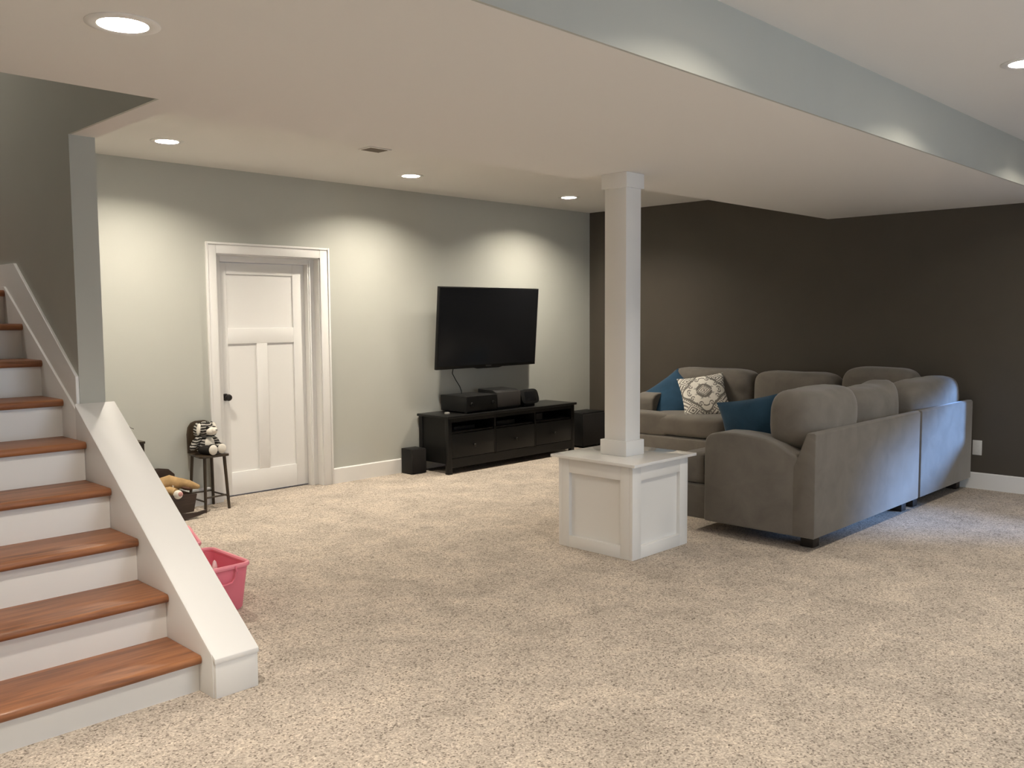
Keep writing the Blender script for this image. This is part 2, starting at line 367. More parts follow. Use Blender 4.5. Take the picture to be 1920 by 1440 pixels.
b = MB(); b.lathe([(0, 0), (.031, 0), (.031, .006), (.026, .010), (.012, .012), (.011, .034), (.020, .040), (.027, .050), (.029, .060), (.026, .070), (.015, .077), (0, .079)], (3.664, dy, .858), '-y')
b.build('door_knob', 'bronze', door)

# ------------------------------------------------------------------ window in the dark wall (right of the frame)
win = thing('window_1', 'wide low white framed window in the dark wall', 'window', (XD+.1, (WY0+WY1)/2, WZ0)); win['kind'] = 'structure'
b = MB()
b.box(XD+.02, XD+.07, WY0, WY0+.03, WZ0, WZ1); b.box(XD+.02, XD+.07, WY1-.03, WY1, WZ0, WZ1)
b.box(XD+.02, XD+.07, WY0+.03, WY1-.03, WZ0, WZ0+.03); b.box(XD+.02, XD+.07, WY0+.03, WY1-.03, WZ1-.03, WZ1)
b.build('window_frame', 'trim', win)
MB().box(XD+.042, XD+.048, WY0+.03, WY1-.03, WZ0+.03, WZ1-.03).build('glass_pane', 'glass', win)

# ------------------------------------------------------------------ staircase
st = thing('staircase', 'white staircase with glossy brown oak treads climbing beside a sloped white capped knee wall', 'staircase', (1.13, 3.4, 0))
RUN, RISE = 0.2869, 0.1925
tread0 = None
for n in range(9):
    yf = 3.390 + RUN*n; zt = 0.155 + RISE*n
    y1 = yf + RUN + .04 if n < 8 else YW
    if tread0 is None or n == 8:
        prof = [(yf+.012, zt-.036), (yf+.004, zt-.032), (yf, zt-.022), (yf, zt-.014), (yf+.003, zt-.006), (yf+.011, zt), (y1, zt), (y1, zt-.036)]
        t_ = MB().prism(prof, 'x', XLS+.002, 1.637, .003, 2).build('tread', 'oak', st)
        if tread0 is None: tread0 = t_
    else:
        t_ = tread0.copy(); COL.objects.link(t_); t_.parent = st; t_.location = (0, RUN*n, RISE*n)
    z0 = 0 if n == 0 else zt - RISE
    MB().box(XLS+.002, 1.6375, yf+.032, yf+.05, z0, zt-.036).build('riser', 'trim', st)
CX0, CX1 = 1.641, 1.836
kb = MB(); kb.prism([(3.292, 0), (3.292, .147), (4.683, 1.085), (4.683, 0)], 'x', CX0+.004, CX1-.004, .002)
kb.build('knee_wall', 'trim', st)
kb = MB(); kb.prism([(3.288, .143), (3.288, .164), (4.681, 1.103), (4.683, 1.083)], 'x', CX0, CX1, .0025)
kb.build('cap_board', 'cap', st)
# skirt boards inside the stairs
def zs(y): return 1.24 + (y-4.707)*0.703
kb = MB(); kb.prism([(3.306, 0), (3.306, .158), (3.312, .1785), (4.676, 1.0978), (4.676, .60), (3.9, .0)], 'x', 1.6385, CX0+.010, .0015); kb.build('skirt_board', 'trim', st)
kb = MB(); kb.prism([(4.676, .6), (4.676, 1.075), (5.71, 1.715), (YW, 1.715), (YW, 1.4), (5.4, 1.0)], 'x', 1.6385, XS, .003); kb.build('skirt_board', 'trim', st)
kb = MB(); kb.prism([(4.686, .9), (4.686, 1.238), (5.557, 1.842), (YW, 1.850), (YW, 1.5), (5.4, 1.3)], 'x', 1.650, XS, .003); kb.build('skirt_board', 'trim', st)

# ------------------------------------------------------------------ support column on its panelled pedestal
BX, BY, BW = 4.409, 3.294, 0.608
colm = thing('support_column', 'white square column on a panelled white pedestal box with glossy ledge top', 'column', (BX+BW/2, BY+BW/2, 0))
MB().box(BX+.026, BX+BW-.026, BY+.026, BY+BW-.026, 0, .594).build('pedestal_box', 'trim', colm)
def face_frame(side):
    b = MB(); pz0, pz1 = .077, .497; s0, s1 = .09, .115
    def q(a0, a1, z0, z1):
        if side == 'L': b.box(BX, BX+.027, BY+a0, BY+a1, z0, z1, .0015)
        if side == 'R': b.box(BX+BW-.027, BX+BW, BY+a0, BY+a1, z0, z1, .0015)
        if side == 'N': b.box(BX+a0, BX+a1, BY, BY+.027, z0, z1, .0015)
        if side == 'F': b.box(BX+a0, BX+a1, BY+BW-.027, BY+BW, z0, z1, .0015)
    e = 0.0 if side in 'NF' else .027
    q(e, s0 if side != 'L' else .095, 0, .594); q(BW-s0, BW-e, 0, .594)
    q(s0 if side != 'L' else .095, BW-s0, 0, pz0); q(s0 if side != 'L' else .095, BW-s0, pz1, .594)
    return b
for sd in 'LNRF': face_frame(sd).build('panel_frame', 'trim', colm)
MB().box(4.368, 5.052, 3.248, 3.940, .594, .613, .003).build('ledge_top', 'gloss', colm)
MB().box(4.608, 4.764, 3.500, 3.673, .613, 2.433, .002).build('shaft', 'trim', colm)
MB().box(4.588, 4.783, 3.480, 3.694, .613, .712, .003).build('base_trim', 'trim', colm)
MB().box(4.592, 4.780, 3.486, 3.690, 2.338, 2.433, .003).build('top_trim', 'trim', colm)

# ------------------------------------------------------------------ ceiling lights and vent
def downlight(label, x, y, z, first={}, lens='lens'):
    if lens in first: return dup(first[lens], (x, y, z), label)
    d = thing('recessed_light', label, 'ceiling light', (x, y, z), group='recessed ceiling lights')
    MB().lathe([(.0765, .0), (.0745, -.004), (.078, -.006), (.100, -.006), (.1105, -.002), (.1105, .0)], (x, y, z), n=40).build('trim_ring', 'trim', d)
    MB().lathe([(.0757, -.001), (.0755, .02), (.0745, .053), (.0745, .066), (0, .066)], (x, y, z), n=40).build('baffle', 'trim', d)
    MB().lathe([(0, .050), (.0742, .050)], (x, y, z), n=40).build('lens', lens, d)
    first[lens] = d; return d
for (x, y), t in zip(LROW_TV, ('recessed ceiling light nearest the stair wall, in the higher ceiling by the white door', 'recessed ceiling light before the grey wall, between the door and the television', 'recessed ceiling light before the grey wall, nearest the dark wall')): downlight(t, x, y, HC)
downlight('glaring recessed ceiling light in the low soffit right above the stairs', *LSOFFIT[0], HS, lens='lens_soffit')
for x, y in LROW_NEAR: downlight('recessed ceiling light outside the frame in the near ceiling', x, y, HC, lens='lens_near')
for x, y in LROW_BACK: downlight('recessed ceiling light outside the frame behind the camera', x, y, HC, lens='lens_near')
downlight('recessed ceiling light outside the frame in the low soffit', *LSOFFIT[1], HS, lens='lens_soffit')
downlight('recessed ceiling light outside the frame over the upper stairs', 1.1, 6.2, ZT, lens='lens_dim')

vt = thing('ceiling_vent', 'small brownish louvred air vent in the ceiling above the white door', 'vent', (4.01, 5.32, HC))
b = MB(); b.box(3.915, 3.932, 5.245, 5.395, HC-.008, HC, .002); b.box(4.090, 4.107, 5.245, 5.395, HC-.008, HC, .002); b.box(3.932, 4.090, 5.245, 5.262, HC-.008, HC, .002); b.box(3.932, 4.090, 5.378, 5.395, HC-.008, HC, .002)
b.build('vent_frame', 'ceil', vt)
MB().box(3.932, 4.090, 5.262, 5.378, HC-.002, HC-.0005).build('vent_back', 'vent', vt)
for k in range(6):
    y = 5.271 + k*.0195
    MB().prism([(y, HC-.002), (y+.004, HC-.002), (y+.012, HC-.009), (y+.008, HC-.009)], 'x', 3.932, 4.090).build('slat', 'vent', vt)

# ------------------------------------------------------------------ wall outlet
ol = thing('wall_outlet', 'white outlet plate on the dark wall beside the grey sofa back', 'outlet', (XD, 2.512, .358))
MB().box(XD-.006, XD, 2.474, 2.550, .294, .423, .0025).build('cover_plate', 'plate', ol)
for z in (.330, .386): MB().box(XD-.008, XD-.004, 2.496, 2.528, z-.014, z+.014, .004).build('socket', 'plate', ol)

# ------------------------------------------------------------------ sectional sofa: three pieces
YB = 2.548
def bend_top(amp, peak=0.0, skew=0.0):
    """top edge: sags in the middle, dog-eared corners"""
    def fn(p, x, y, z):
        if z > 0:
            p.z += z*(amp*(x*x-0.4) + skew*x)
            if peak and x > 0.3: p.z += peak*max(0, 1-abs(x-.80)/.4)*z
        return p
    return fn
def ruched(seed, side):
    """gathers the cloth near one end seam"""
    def fn(p, x, y, z):
        w = max(0, (x*side-.62)/.38)
        p.y += .010*w*math.sin(z*9+seed)
        if z > 0: p.z += z*.03*(x*x-.4)
        return p
    return fn
def feet(root, pts):
    for x, y in pts: MB().box(x-.045, x+.045, y-.045, y+.045, 0, .10, .006).build('foot', 'foot', root)
GRP = 'pieces of the grey sectional sofa'
# near piece: arm on the left, back towards the camera
sa = thing('sofa_section', 'grey sofa piece nearest the column, its arm and back turned to the room', 'sofa', (6.2, 3.06, 0))
MB().box(5.355, 7.075, 2.66, 3.565, .09, .335, .02, 3).build('base', 'sofa', sa)
MB().prism([(YB, .095), (YB, .765), (YB+.012, .777), (YB+.055, .775), (YB+.065, .762), (YB+.125, .60), (YB+.15, .55), (YB+.15, .095)], 'x', 5.32, 7.080, .008, 2).build('back_frame', 'sofa', sa)
arm_prof = [(2.585, .092), (2.585, .588), (2.64, .602), (2.72, .630), (2.80, .678), (2.90, .708), (3.02, .722), (3.14, .728), (3.25, .724), (3.32, .706), (3.352, .675), (3.362, .63), (3.362, .092)]
MB().prism(arm_prof, 'x', 5.322, 5.545, .016, 3).build('arm', 'sofa', sa)
b = MB(); b.cushion((5.925, 3.14, .445), (.775, .86, .225), 6, .06, 1, .003); b.cushion((5.60, 3.475, .445), (.50, .19, .226), 7, .04, 1, .003)
b.build('seat_cushion', 'sofa', sa)
MB().cushion((6.69, 3.14, .445), (.765, .86, .225), 6, .06, 3, .003).build('seat_cushion', 'sofa', sa)
MB().cushion((5.80, 2.79, .822), (.80, .36, .42), 3.6, .10, 4, .008, fn=bend_top(.022, .0, .006)).build('back_cushion', 'sofa', sa)
MB().cushion((6.61, 2.80, .775), (.84, .30, .42), 3.8, .10, 5, .010, fn=bend_top(.008, .055, .004)).build('back_cushion', 'sofa', sa)
feet(sa, ((5.505, 2.665), (6.985, 2.665), (5.90, 3.30), (6.98, 3.40)))
# corner piece
sb = thing('sofa_section', 'grey corner sofa piece with two backs, standing in the corner against the dark wall', 'sofa', (7.7, 3.06, 0))
MB().box(7.130, 8.20, 2.66, 3.565, .09, .335, .02, 3).build('base', 'sofa', sb)
MB().prism([(YB, .095), (YB, .765), (YB+.012, .777), (YB+.055, .775), (YB+.065, .762), (YB+.125, .60), (YB+.15, .55), (YB+.15, .095)], 'x', 7.118, 8.288, .008, 2).build('back_frame', 'sofa', sb)
MB().box(8.14, 8.288, 2.70, 3.565, .095, .777, .012, 2).build('back_frame', 'sofa', sb)
MB().cushion((7.65, 3.115, .445), (1.00, .84, .225), 7, .04, 6, .003).build('seat_cushion', 'sofa', sb)
MB().cushion((7.74, 2.765, .79), (1.07, .31, .40), 3.8, .10, 7, .009, fn=bend_top(.022, 0, .004)).build('back_cushion', 'sofa', sb)
RZ = Matrix.Rotation(PI/2, 4, 'Z')
MB().cushion((0, 0, 0), (.66, .32, .46), 3.8, .10, 8, .008, fn=bend_top(.026), mat=Matrix.Translation((8.00, 3.225, .82)) @ RZ).build('back_cushion', 'sofa', sb)
feet(sb, ((7.215, 2.665), (8.20, 2.665), (7.21, 3.47), (8.20, 3.47)))
# piece along the dark wall, arm at the far end
sc_ = thing('sofa_section', 'grey sofa piece along the dark wall with its arm at the television end', 'sofa', (7.8, 4.5, 0))
MB().box(7.285, 8.19, 3.582, 5.53, .09, .335, .02, 3).build('base', 'sofa', sc_)
MB().box(8.14, 8.288, 3.580, 5.56, .095, .777, .012, 2).build('back_frame', 'sofa', sc_)
ap = [(8.25-(y-2.585), z) for y, z in arm_prof]
MB().prism(ap, 'y', 5.335, 5.558, .016, 3).build('arm', 'sofa', sc_)
b = MB(); b.cushion((7.72, 4.895, .445), (.87, .875, .225), 6, .02, 9, .003); b.cushion((7.380, 5.29, .445), (.19, .50, .226), 7, .04, 9, .003)
b.build('seat_cushion', 'sofa', sc_)
MB().cushion((7.72, 4.022, .445), (.87, .85, .225), 6, .02, 10, .003).build('seat_cushion', 'sofa', sc_)
for y, w, sd in ((4.95, .97, 11), (4.03, .84, 12)):
    MB().cushion((0, 0, 0), (w, .34, .45), 4.2, .10, sd, .006, fn=ruched(sd, -1), mat=Matrix.Translation((8.02, y, .755)) @ RZ).build('back_cushion', 'sofa', sc_)
feet(sc_, ((7.37, 3.67), (8.19, 3.67), (7.37, 5.45), (8.19, 5.45)))

# ------------------------------------------------------------------ throw pillows
def pillow(w, h, t, n=26, col=None, flange=0.0, seed=0):
    """pillow standing in the local XZ plane, front towards -Y; returns MB (and colours per vertex)"""
    bm = bmesh.new(); lay = bm.verts.layers.float_color.new('print') if col else None
    grid = {}
    for sgn in (-1, 1):
        for i in range(n+1):
            for j in range(n+1):
                u, v = 2*i/n-1, 2*j/n-1
                edge = i in (0, n) or j in (0, n)
                if edge and sgn == 1: grid[sgn, i, j] = grid[-1, i, j]; continue
                prof = (max(0, 1-u*u)**.55)*(max(0, 1-v*v)**.55)
                pin_x = 1 - .07*(1-abs(v)**2)*abs(u)**3*1.0; pin_z = 1 - .07*(1-abs(u)**2)*abs(v)**3
                co = Vector((u*w/2*pin_x, sgn*t/2*prof, v*h/2*pin_z))
                co.y += .004*noise.noise(co*11 + Vector((seed, 0, 0)))*(0 if edge else 1)
                vv = bm.verts.new(co); grid[sgn, i, j] = vv
                if lay: vv[lay] = (*col(u, v), 1)
        for i in range(n):
            for j in range(n):
                q = [grid[sgn, i, j], grid[sgn, i+1, j], grid[sgn, i+1, j+1], grid[sgn, i, j+1]]
                bm.faces.new(q if sgn < 0 else q[::-1])
    m = MB(); m.bm.free(); m.bm = bm; return m
def place(root_name, label, mb, mat, loc, rot, piping=None):
    o = mb.build(root_name, mat); o.location = loc; o.rotation_euler = rot; tag(o, label, 'pillow'); return o
CREAM, GREY = (0.90, 0.87, 0.80), (0.215, 0.20, 0.18)
def medallion(u, v):
    u0, v0 = u, v; v = v-.10; a, c = abs(u), abs(v)
    r = math.hypot(u, v); th = math.atan2(v, u)
    on = False
    d = a/.34 + c/.26                               # centre diamond, ringed
    if d < 1: return GREY if (d < .18 or .36 < d < .52 or .70 < d < .84 or (d > .84 and math.sin(th*24) > 0)) else CREAM
    k = abs(math.cos(4*th))                         # eight petals
    if r < .30 + .30*k**.6: return CREAM if (r > .34 and k > .34) else GREY
    og = .80 + .12*math.cos(4*th) + .05*math.cos(8*th)   # ogee band
    if abs(r-og) < .035: return GREY
    if r < og:
        for sx, sz in ((.56, .30), (.60, -.05), (.25, .60)):    # scrolls
            q = math.hypot(a-sx, c-abs(sz)); 
            if q < .13: return GREY if math.sin(q*60 + 2*math.atan2(c-abs(sz), a-sx)) > 0 else CREAM
        return GREY if abs(r-.66-.04*math.cos(8*th)) < .03 else CREAM
    if abs(r-og-.10) < .03: return GREY if math.sin(th*60) > -.3 else CREAM
    e = abs(a-.62)/.42 + abs(abs(v0)-.72)/.34       # corner diamonds
    if e < 1: return GREY if (e < .2 or .38 < e < .55 or .74 < e < .9) else CREAM
    return GREY if math.sin((a+abs(v0))*34) > .1 else CREAM
def toward(dirx, diry, lean, roll=0.0):
    """front (-Y local) turned to (dirx, diry), top leaning back by lean, rolled in its own plane"""
    rz = math.atan2(dirx, -diry)
    return (Matrix.Rotation(rz, 4, 'Z') @ Matrix.Rotation(-lean, 4, 'X') @ Matrix.Rotation(roll, 4, 'Y')).to_euler()
def pose(rz, lean, roll): return (Matrix.Rotation(rz, 4, 'Z') @ Matrix.Rotation(-lean, 4, 'X') @ Matrix.Rotation(roll, 4, 'Y')).to_euler()
place('throw_pillow', 'blue velvet pillow tipped on its corner behind the patterned pillow', pillow(.52, .52, .15, seed=3), 'blue', (7.71, 5.26, .668), pose(-1.2, .62, .82))
place('throw_pillow', 'cream and grey medallion print pillow leaning on the far sofa back', pillow(.46, .46, .15, n=110, col=medallion), 'print', (7.62, 4.82, .725), pose(-.95, .58, -.17))
place('throw_pillow', 'blue velvet pillow standing inside the arm of the near sofa', pillow(.58, .42, .14, seed=9), 'blue', (5.71, 3.18, .735), toward(-1, .06, -.12, -.20))

# ------------------------------------------------------------------ television
tvx, tvy, tvz, tilt, swv, tvw = 6.5, 6.70, 1.407, 0.076, 0.011, 1.447
tvh = tvw*.5725
tv = thing('television', 'large black flat television hung on the grey wall, tilted forward', 'television', (tvx, tvy, tvz))
tv.rotation_euler = (tilt, 0, swv)
def L(mb, name, mat, root=tv): return mb.build(name, mat, root, world=False)
L(MB().box(-tvw/2, tvw/2, .0, .035, -tvh/2, tvh/2, .004).box(-.5, .5, .035, .06, -.3, .25, .01), 'casing', 'bezel')
L(MB().box(-tvw/2+.012, tvw/2-.012, -.002, .002, -tvh/2+.030, tvh/2-.012), 'screen', 'screen')
L(MB().prism([(-.16, -tvh/2-.010), (.16, -tvh/2-.010), (.22, -tvh/2+.002), (-.22, -tvh/2+.002)], 'y', .002, .03), 'lower_lip', 'bezel')
b = MB()                                            # worn maker's mark: four grey letter strokes, too small to read
for k in range(4):
    x = -.040 + k*.021; b.box(x, x+.004, -.0035, -.001, -tvh/2+.009, -tvh/2+.022); b.box(x+.004, x+.014, -.0035, -.001, -tvh/2+(.009 if k % 2 else .018), -tvh/2+(.013 if k % 2 else .022)); b.box(x+.011, x+.014, -.0035, -.001, -tvh/2+.009, -tvh/2+.022)
L(b, 'logo', 'logo')
L(MB().box(-.25, .25, .06, .115, -.12, .12, .004), 'wall_mount', 'black')
cp = [(6.02, 6.742, 1.02), (6.03, 6.775, .95), (6.08, 6.78, .88), (6.13, 6.775, .81), (6.145, 6.765, .76), (6.14, 6.76, .735)]
tag(MB().tube(cp, .0045, 8).build('cable', 'black'), 'thin black cable hanging from the television to the black receiver', 'cable')

# ------------------------------------------------------------------ television stand
SX0, SX1, SY0, SY1, SZ = 5.62, 7.52, 6.385, 6.850, .568
ts = thing('television_stand', 'long low black wooden stand with three drawers under the television', 'cabinet', ((SX0+SX1)/2, (SY0+SY1)/2, 0))
MB().box(SX0, SX1, SY0, SY1, SZ-.024, SZ, .004).build('top_board', 'stain', ts)
bx0, bx1, by0, by1 = SX0+.02, SX1-.02, SY0+.02, SY1-.005
for x in (bx0, bx1-.05):
    for y in (by0, by1-.05): MB().box(x, x+.05, y, y+.05, 0, SZ-.024, .003).build('leg', 'stain', ts)
for x in (bx0+.012, bx1-.032): MB().box(x, x+.02, by0+.05, by1-.05, .10, SZ-.024).build('side_panel', 'stain', ts)
b = MB(); b.box(bx0+.05, bx1-.05, by0+.004, by0+.03, .505, SZ-.024); b.box(bx0+.05, bx1-.05, by0+.004, by0+.03, .060, .150)
b.build('front_rail', 'stain', ts)
MB().box(bx0+.03, bx1-.03, by0+.02, by1-.02, .392, .410).build('shelf', 'stain', ts)
MB().box(bx0+.03, bx1-.03, by1-.03, by1-.02, .10, SZ-.024).build('back_panel', 'stain', ts)
MB().box(bx0+.03, bx1-.03, by0+.03, by1-.02, .12, .135).build('bottom_panel', 'stain', ts)
dw = (bx1-bx0-.10-.04)/3
for k in range(3):
    x0 = bx0+.05 + k*(dw+.02)
    d = MB().box(x0+.003, x0+dw-.003, by0+.002, by0+.022, .154, .390, .003).build('drawer', 'stain', ts)
    o = MB().lathe([(.006, 0), (.006, .012), (.014, .018), (.016, .024), (.012, .030), (0, .032)], (x0+dw/2, by0+.002, .262), '-y', 20).build('knob', 'steel', ts)
    o.parent = d
    if k < 2: MB().box(x0+dw, x0+dw+.02, by0+.004, by1-.02, .135, .505).build('divider', 'stain', ts)
o = MB().box(5.80, 6.08, 6.50, 6.72, .411, .446, .004).box(5.83, 5.98, 6.4985, 6.501, .432, .436).build('media_player', 'black'); tag(o, 'flat black player in the left opening of the television stand', 'media player')
o = MB().box(6.36, 6.62, 6.47, 6.70, .411, .455, .004).box(6.40, 6.60, 6.468, 6.471, .43, .434).build('media_player', 'black'); tag(o, 'flat black player in the middle opening of the television stand', 'media player')
MB_ = MB().box(6.98, 7.08, 6.50, 6.62, .411, .480, .004); o = MB_.build('small_box', 'gunmetal'); tag(o, 'small grey box in the right opening of the television stand', 'box')

# things on the stand
rc = thing('receiver', 'wide black receiver on the left of the television stand', 'receiver', (6.13, 6.64, SZ))
MB().box(5.92, 6.34, 6.45, 6.83, SZ+.012, .737, .004).build('case', 'black', rc)
MB().box(5.925, 6.335, 6.444, 6.451, SZ+.016, .733, .002).build('front_panel', 'bezel', rc)
for x in (5.985, 6.28): MB().lathe([(.020, 0), (.020, .014), (.017, .017), (0, .017)], (x, 6.444, .655), '-y', 20).build('dial', 'bezel', rc)
for x in (5.95, 6.30):
    for y in (6.49, 6.78): MB().lathe([(0, 0), (.016, 0), (.016, .013), (0, .013)], (x, y, SZ), n=16).build('foot', 'black', rc)
cs = thing('centre_speaker', 'black centre speaker with a grey front beside the receiver on the television stand', 'speaker', (6.53, 6.6, SZ))
MB().prism([(6.475, .592), (6.475, .752), (6.52, .768), (6.74, .775), (6.74, .592)], 'x', 6.352, 6.700, .006).box(6.37, 6.69, 6.48, 6.74, SZ+.001, .594, .003).build('case', 'black', cs)
MB().box(6.356, 6.698, 6.455, 6.476, .596, .750, .006).build('grille', 'gunmetal', cs)
dv = thing('tablet_dock', 'small black rounded screen on a foot at the right of the television stand', 'screen', (6.88, 6.52, SZ))
Rt = Matrix.Translation((6.875, 6.50, .672)) @ Matrix.Rotation(-.30, 4, 'X')
prof = []
for k in range(32):
    a = 2*PI*k/32; ca, sa_ = math.cos(a), math.sin(a)
    prof.append((.133*math.copysign(abs(ca)**.45, ca), .080*math.copysign(abs(sa_)**.55, sa_)))
MB().prism(prof, 'y', -.012, .014, .003, mat=Rt).build('casing', 'black', dv)
MB().box(-.080, .080, -.0145, -.010, -.050, .050, .002, mat=Rt).build('display', 'screen', dv)
MB().prism([(6.49, SZ), (6.60, SZ), (6.60, SZ+.02), (6.55, .66), (6.52, .66), (6.49, SZ+.03)], 'x', 6.79, 6.95, .004).build('stand_foot', 'black', dv)
tag(MB().lathe([(0, 0), (.026, 0), (.026, .010), (.018, .016), (0, .017)], (5.80, 6.60, SZ), n=24).build('puck', 'ltgrey'), 'small pale round puck at the left end of the television stand top', 'puck')

# loudspeaker and subwoofer
sp = thing('bookshelf_speaker', 'small dark grey loudspeaker on the carpet left of the television stand', 'speaker', (5.5, 6.757, 0))
MB().box(5.410, 5.588, 6.692, 6.838, 0, .245, .004).build('cabinet', 'black', sp)
MB().box(5.412, 5.586, 6.672, 6.693, .004, .242, .006).build('grille', 'grille', sp)
sw_ = thing('subwoofer', 'black subwoofer cube between the television stand and the dark wall', 'subwoofer', (8.03, 6.69, 0))
MB().box(7.84, 8.24, 6.57, 6.842, .02, .405, .006).build('cabinet', 'black', sw_)
MB().box(7.845, 8.235, 6.55, 6.571, .025, .39, .006).build('grille', 'grille', sw_)
for x in (7.88, 8.20):
    for y in (6.60, 6.80): MB().lathe([(0, 0), (.018, 0), (.018, .021), (0, .021)], (x, y, 0), n=14).build('foot', 'black', sw_)

# ------------------------------------------------------------------ toy corner
sto = thing('doll_chair', 'tall dark wooden doll chair with thin legs and a rounded back beside the door', 'chair', (3.34, 6.70, 0))
b = MB(); b.prism([(3.245, 6.825), (3.435, 6.825), (3.47, 6.60), (3.455, 6.57), (3.235, 6.57), (3.22, 6.60)], 'z', .428, .446, .004); b.build('seat', 'stool', sto)
LT = {'A': ((3.262, 6.805, .43), (3.245, 6.835, 0)), 'B': ((3.262, 6.595, .43), (3.243, 6.566, 0)), 'C': ((3.425, 6.805, .43), (3.446, 6.835, 0)), 'D': ((3.428, 6.597, .43), (3.455, 6.590, 0))}
for k, (a, c) in LT.items(): MB().tube([a, c], [.0130, .0110], 10).build('leg', 'stool', sto)
def onleg(k, z): a, c = (Vector(q) for q in LT[k]); return a + (c-a)*((.43-z)/.43)
for p, q, z in (('A', 'B', .085), ('C', 'D', .105), ('A', 'C', .12), ('B', 'D', .115)): MB().tube([onleg(p, z), onleg(q, z)], .0068, 8).build('rung', 'stool', sto)
pr = [(3.232, .446), (3.228, .60), (3.238, .655), (3.265, .690), (3.30, .703), (3.38, .703), (3.415, .690), (3.442, .655), (3.452, .60), (3.448, .446)]
MB().prism(pr, 'y', 6.812, 6.828, .004).build('backrest', 'stool', sto)

tg = thing('plush_tiger', 'black and white striped plush tiger sitting on the doll chair', 'plush toy', (3.335, 6.68, .446))
MB().ball((3.325, 6.715, .515), (.070, .062, .085)).build('body', 'tiger', tg)
MB().ball((3.342, 6.672, .520), (.046, .035, .064)).build('belly', 'plushw', tg)
MB().ball((3.326, 6.700, .645), (.070, .062, .062)).build('head', 'tiger', tg)
b = MB(); b.ball((3.352, 6.648, .630), (.047, .036, .033)).ball((3.364, 6.626, .636), (.030, .022, .024)); b.build('muzzle', 'plushw', tg)
MB().ball((3.376, 6.606, .641), (.010, .006, .007), n=12).build('nose', 'ltgrey', tg)
for x, y in ((3.318, 6.640), (3.376, 6.648)): MB().ball((x, y, .664), (.016, .008, .005), (0, .15, 0), n=12).build('eye', 'plushd', tg)
for x, rz in ((3.262, .5), (3.396, -.5)):
    e = MB().ball((x, 6.705, .645), (.022, .034, .058), (0, rz*.5, rz)).build('ear', 'tiger', tg)
    o = MB().ball((x+.002, 6.682, .650), (.017, .018, .046), (0, rz*.5, rz)).build('inner_ear', 'plushw', tg); o.parent = e
for pts in ([(3.275, 6.70, .575), (3.235, 6.69, .545), (3.205, 6.675, .510)], [(3.375, 6.70, .575), (3.400, 6.675, .545), (3.405, 6.65, .520)]):
    MB().tube(pts, [.026, .027, .022], 12).ball(pts[-1], (.024, .022, .024)).ball(pts[0], (.026, .026, .026)).build('arm', 'tiger', tg)
for x0, x1, yb in ((3.290, 3.325, 6.572), (3.362, 3.408, 6.590)):
    MB().tube([(x0, 6.70, .484), (x0*.5+x1*.5, 6.64, .486), (x1, yb+.018, .488)], [.036, .036, .034], 14).ball((x1, yb+.018, .490), (.042, .026, .044)).build('leg', 'tiger' if x0 > 3.3 else 'plushd', tg)
    MB().ball((x1, yb, .489), (.036, .016, .040)).build('paw_pad', 'plushw', tg)

cr = thing('doll_cradle', 'dark brown wooden doll cradle on rockers by the stairs, holding a tan plush toy', 'cradle', (2.90, 6.62, 0))
MB().prism([(2.715, .058), (3.082, .058), (3.112, .192), (2.90, .205), (2.685, .192)], 'y', 6.430, 6.444, .003).build('footboard', 'cradle', cr)
MB().prism([(2.715, .058), (3.082, .058), (3.112, .20), (3.108, .30), (3.06, .345), (2.98, .360), (2.82, .360), (2.74, .345), (2.69, .30), (2.685, .20)], 'y', 6.795, 6.810, .003).build('headboard', 'cradle', cr)
for s in (0, 1):
    xa, xb = (3.082, 3.112) if s else (2.715, 2.685); dx = -.014 if s else .014
    MB().prism([(xa, .058), (xb, .185), (xb+dx, .185), (xa+dx, .058)], 'y', 6.444, 6.795, .002).build('side_board', 'cradle', cr)
MB().box(2.715, 3.082, 6.444, 6.795, .058, .070).build('bottom_board', 'cradle', cr)
rk = []
for k in range(17):
    x = 2.62 + .56*k/16; rk.append((x, .036*((x-2.90)/.28)**2))
for k in range(16, -1, -1):
    x = 2.62 + .56*k/16; t = abs(x-2.90)/.28; rk.append((x, .058 - .010*min(1, t*1.2) + .012*max(0, t-.75)/.25))
for y in (6.432, 6.79): MB().prism(rk, 'y', y-.006, y+.010, .001, 1).build('rocker', 'cradle', cr)
pk = thing('plush_dog', 'tan plush animal with a pink foot pad lying in the doll cradle', 'plush toy', (2.93, 6.58, .12))
MB().tube([(2.84, 6.66, .19), (2.88, 6.60, .255), (2.96, 6.56, .285), (3.03, 6.54, .262)], [.05, .062, .055, .045], 16).ball((2.84, 6.66, .19), (.055, .055, .06)).build('body', 'plusht', pk)
MB().tube([(3.02, 6.53, .272), (3.08, 6.50, .258), (3.135, 6.48, .238)], [.042, .034, .020], 14).ball((3.138, 6.479, .237), (.020, .02, .018)).build('head', 'plusht', pk)
MB().ball((3.06, 6.49, .232), (.045, .025, .015), (0, .3, 0)).build('ear', 'plushb', pk)
MB().tube([(2.88, 6.56, .215), (2.93, 6.50, .225), (2.955, 6.455, .218)], [.036, .038, .034], 14).build('leg', 'plusht', pk)
MB().ball((2.963, 6.437, .205), (.036, .028, .034)).build('paw', 'plushw', pk)
MB().ball((2.972, 6.414, .210), (.020, .010, .018)).build('paw_pad', 'plushp', pk)
MB().ball((2.92, 6.56, .240), (.05, .035, .03)).build('vest', 'plushb', pk)
MB().box(2.955, 2.968, 6.508, 6.514, .225, .275, .002, mat=None).build('care_label', 'plushw', pk)

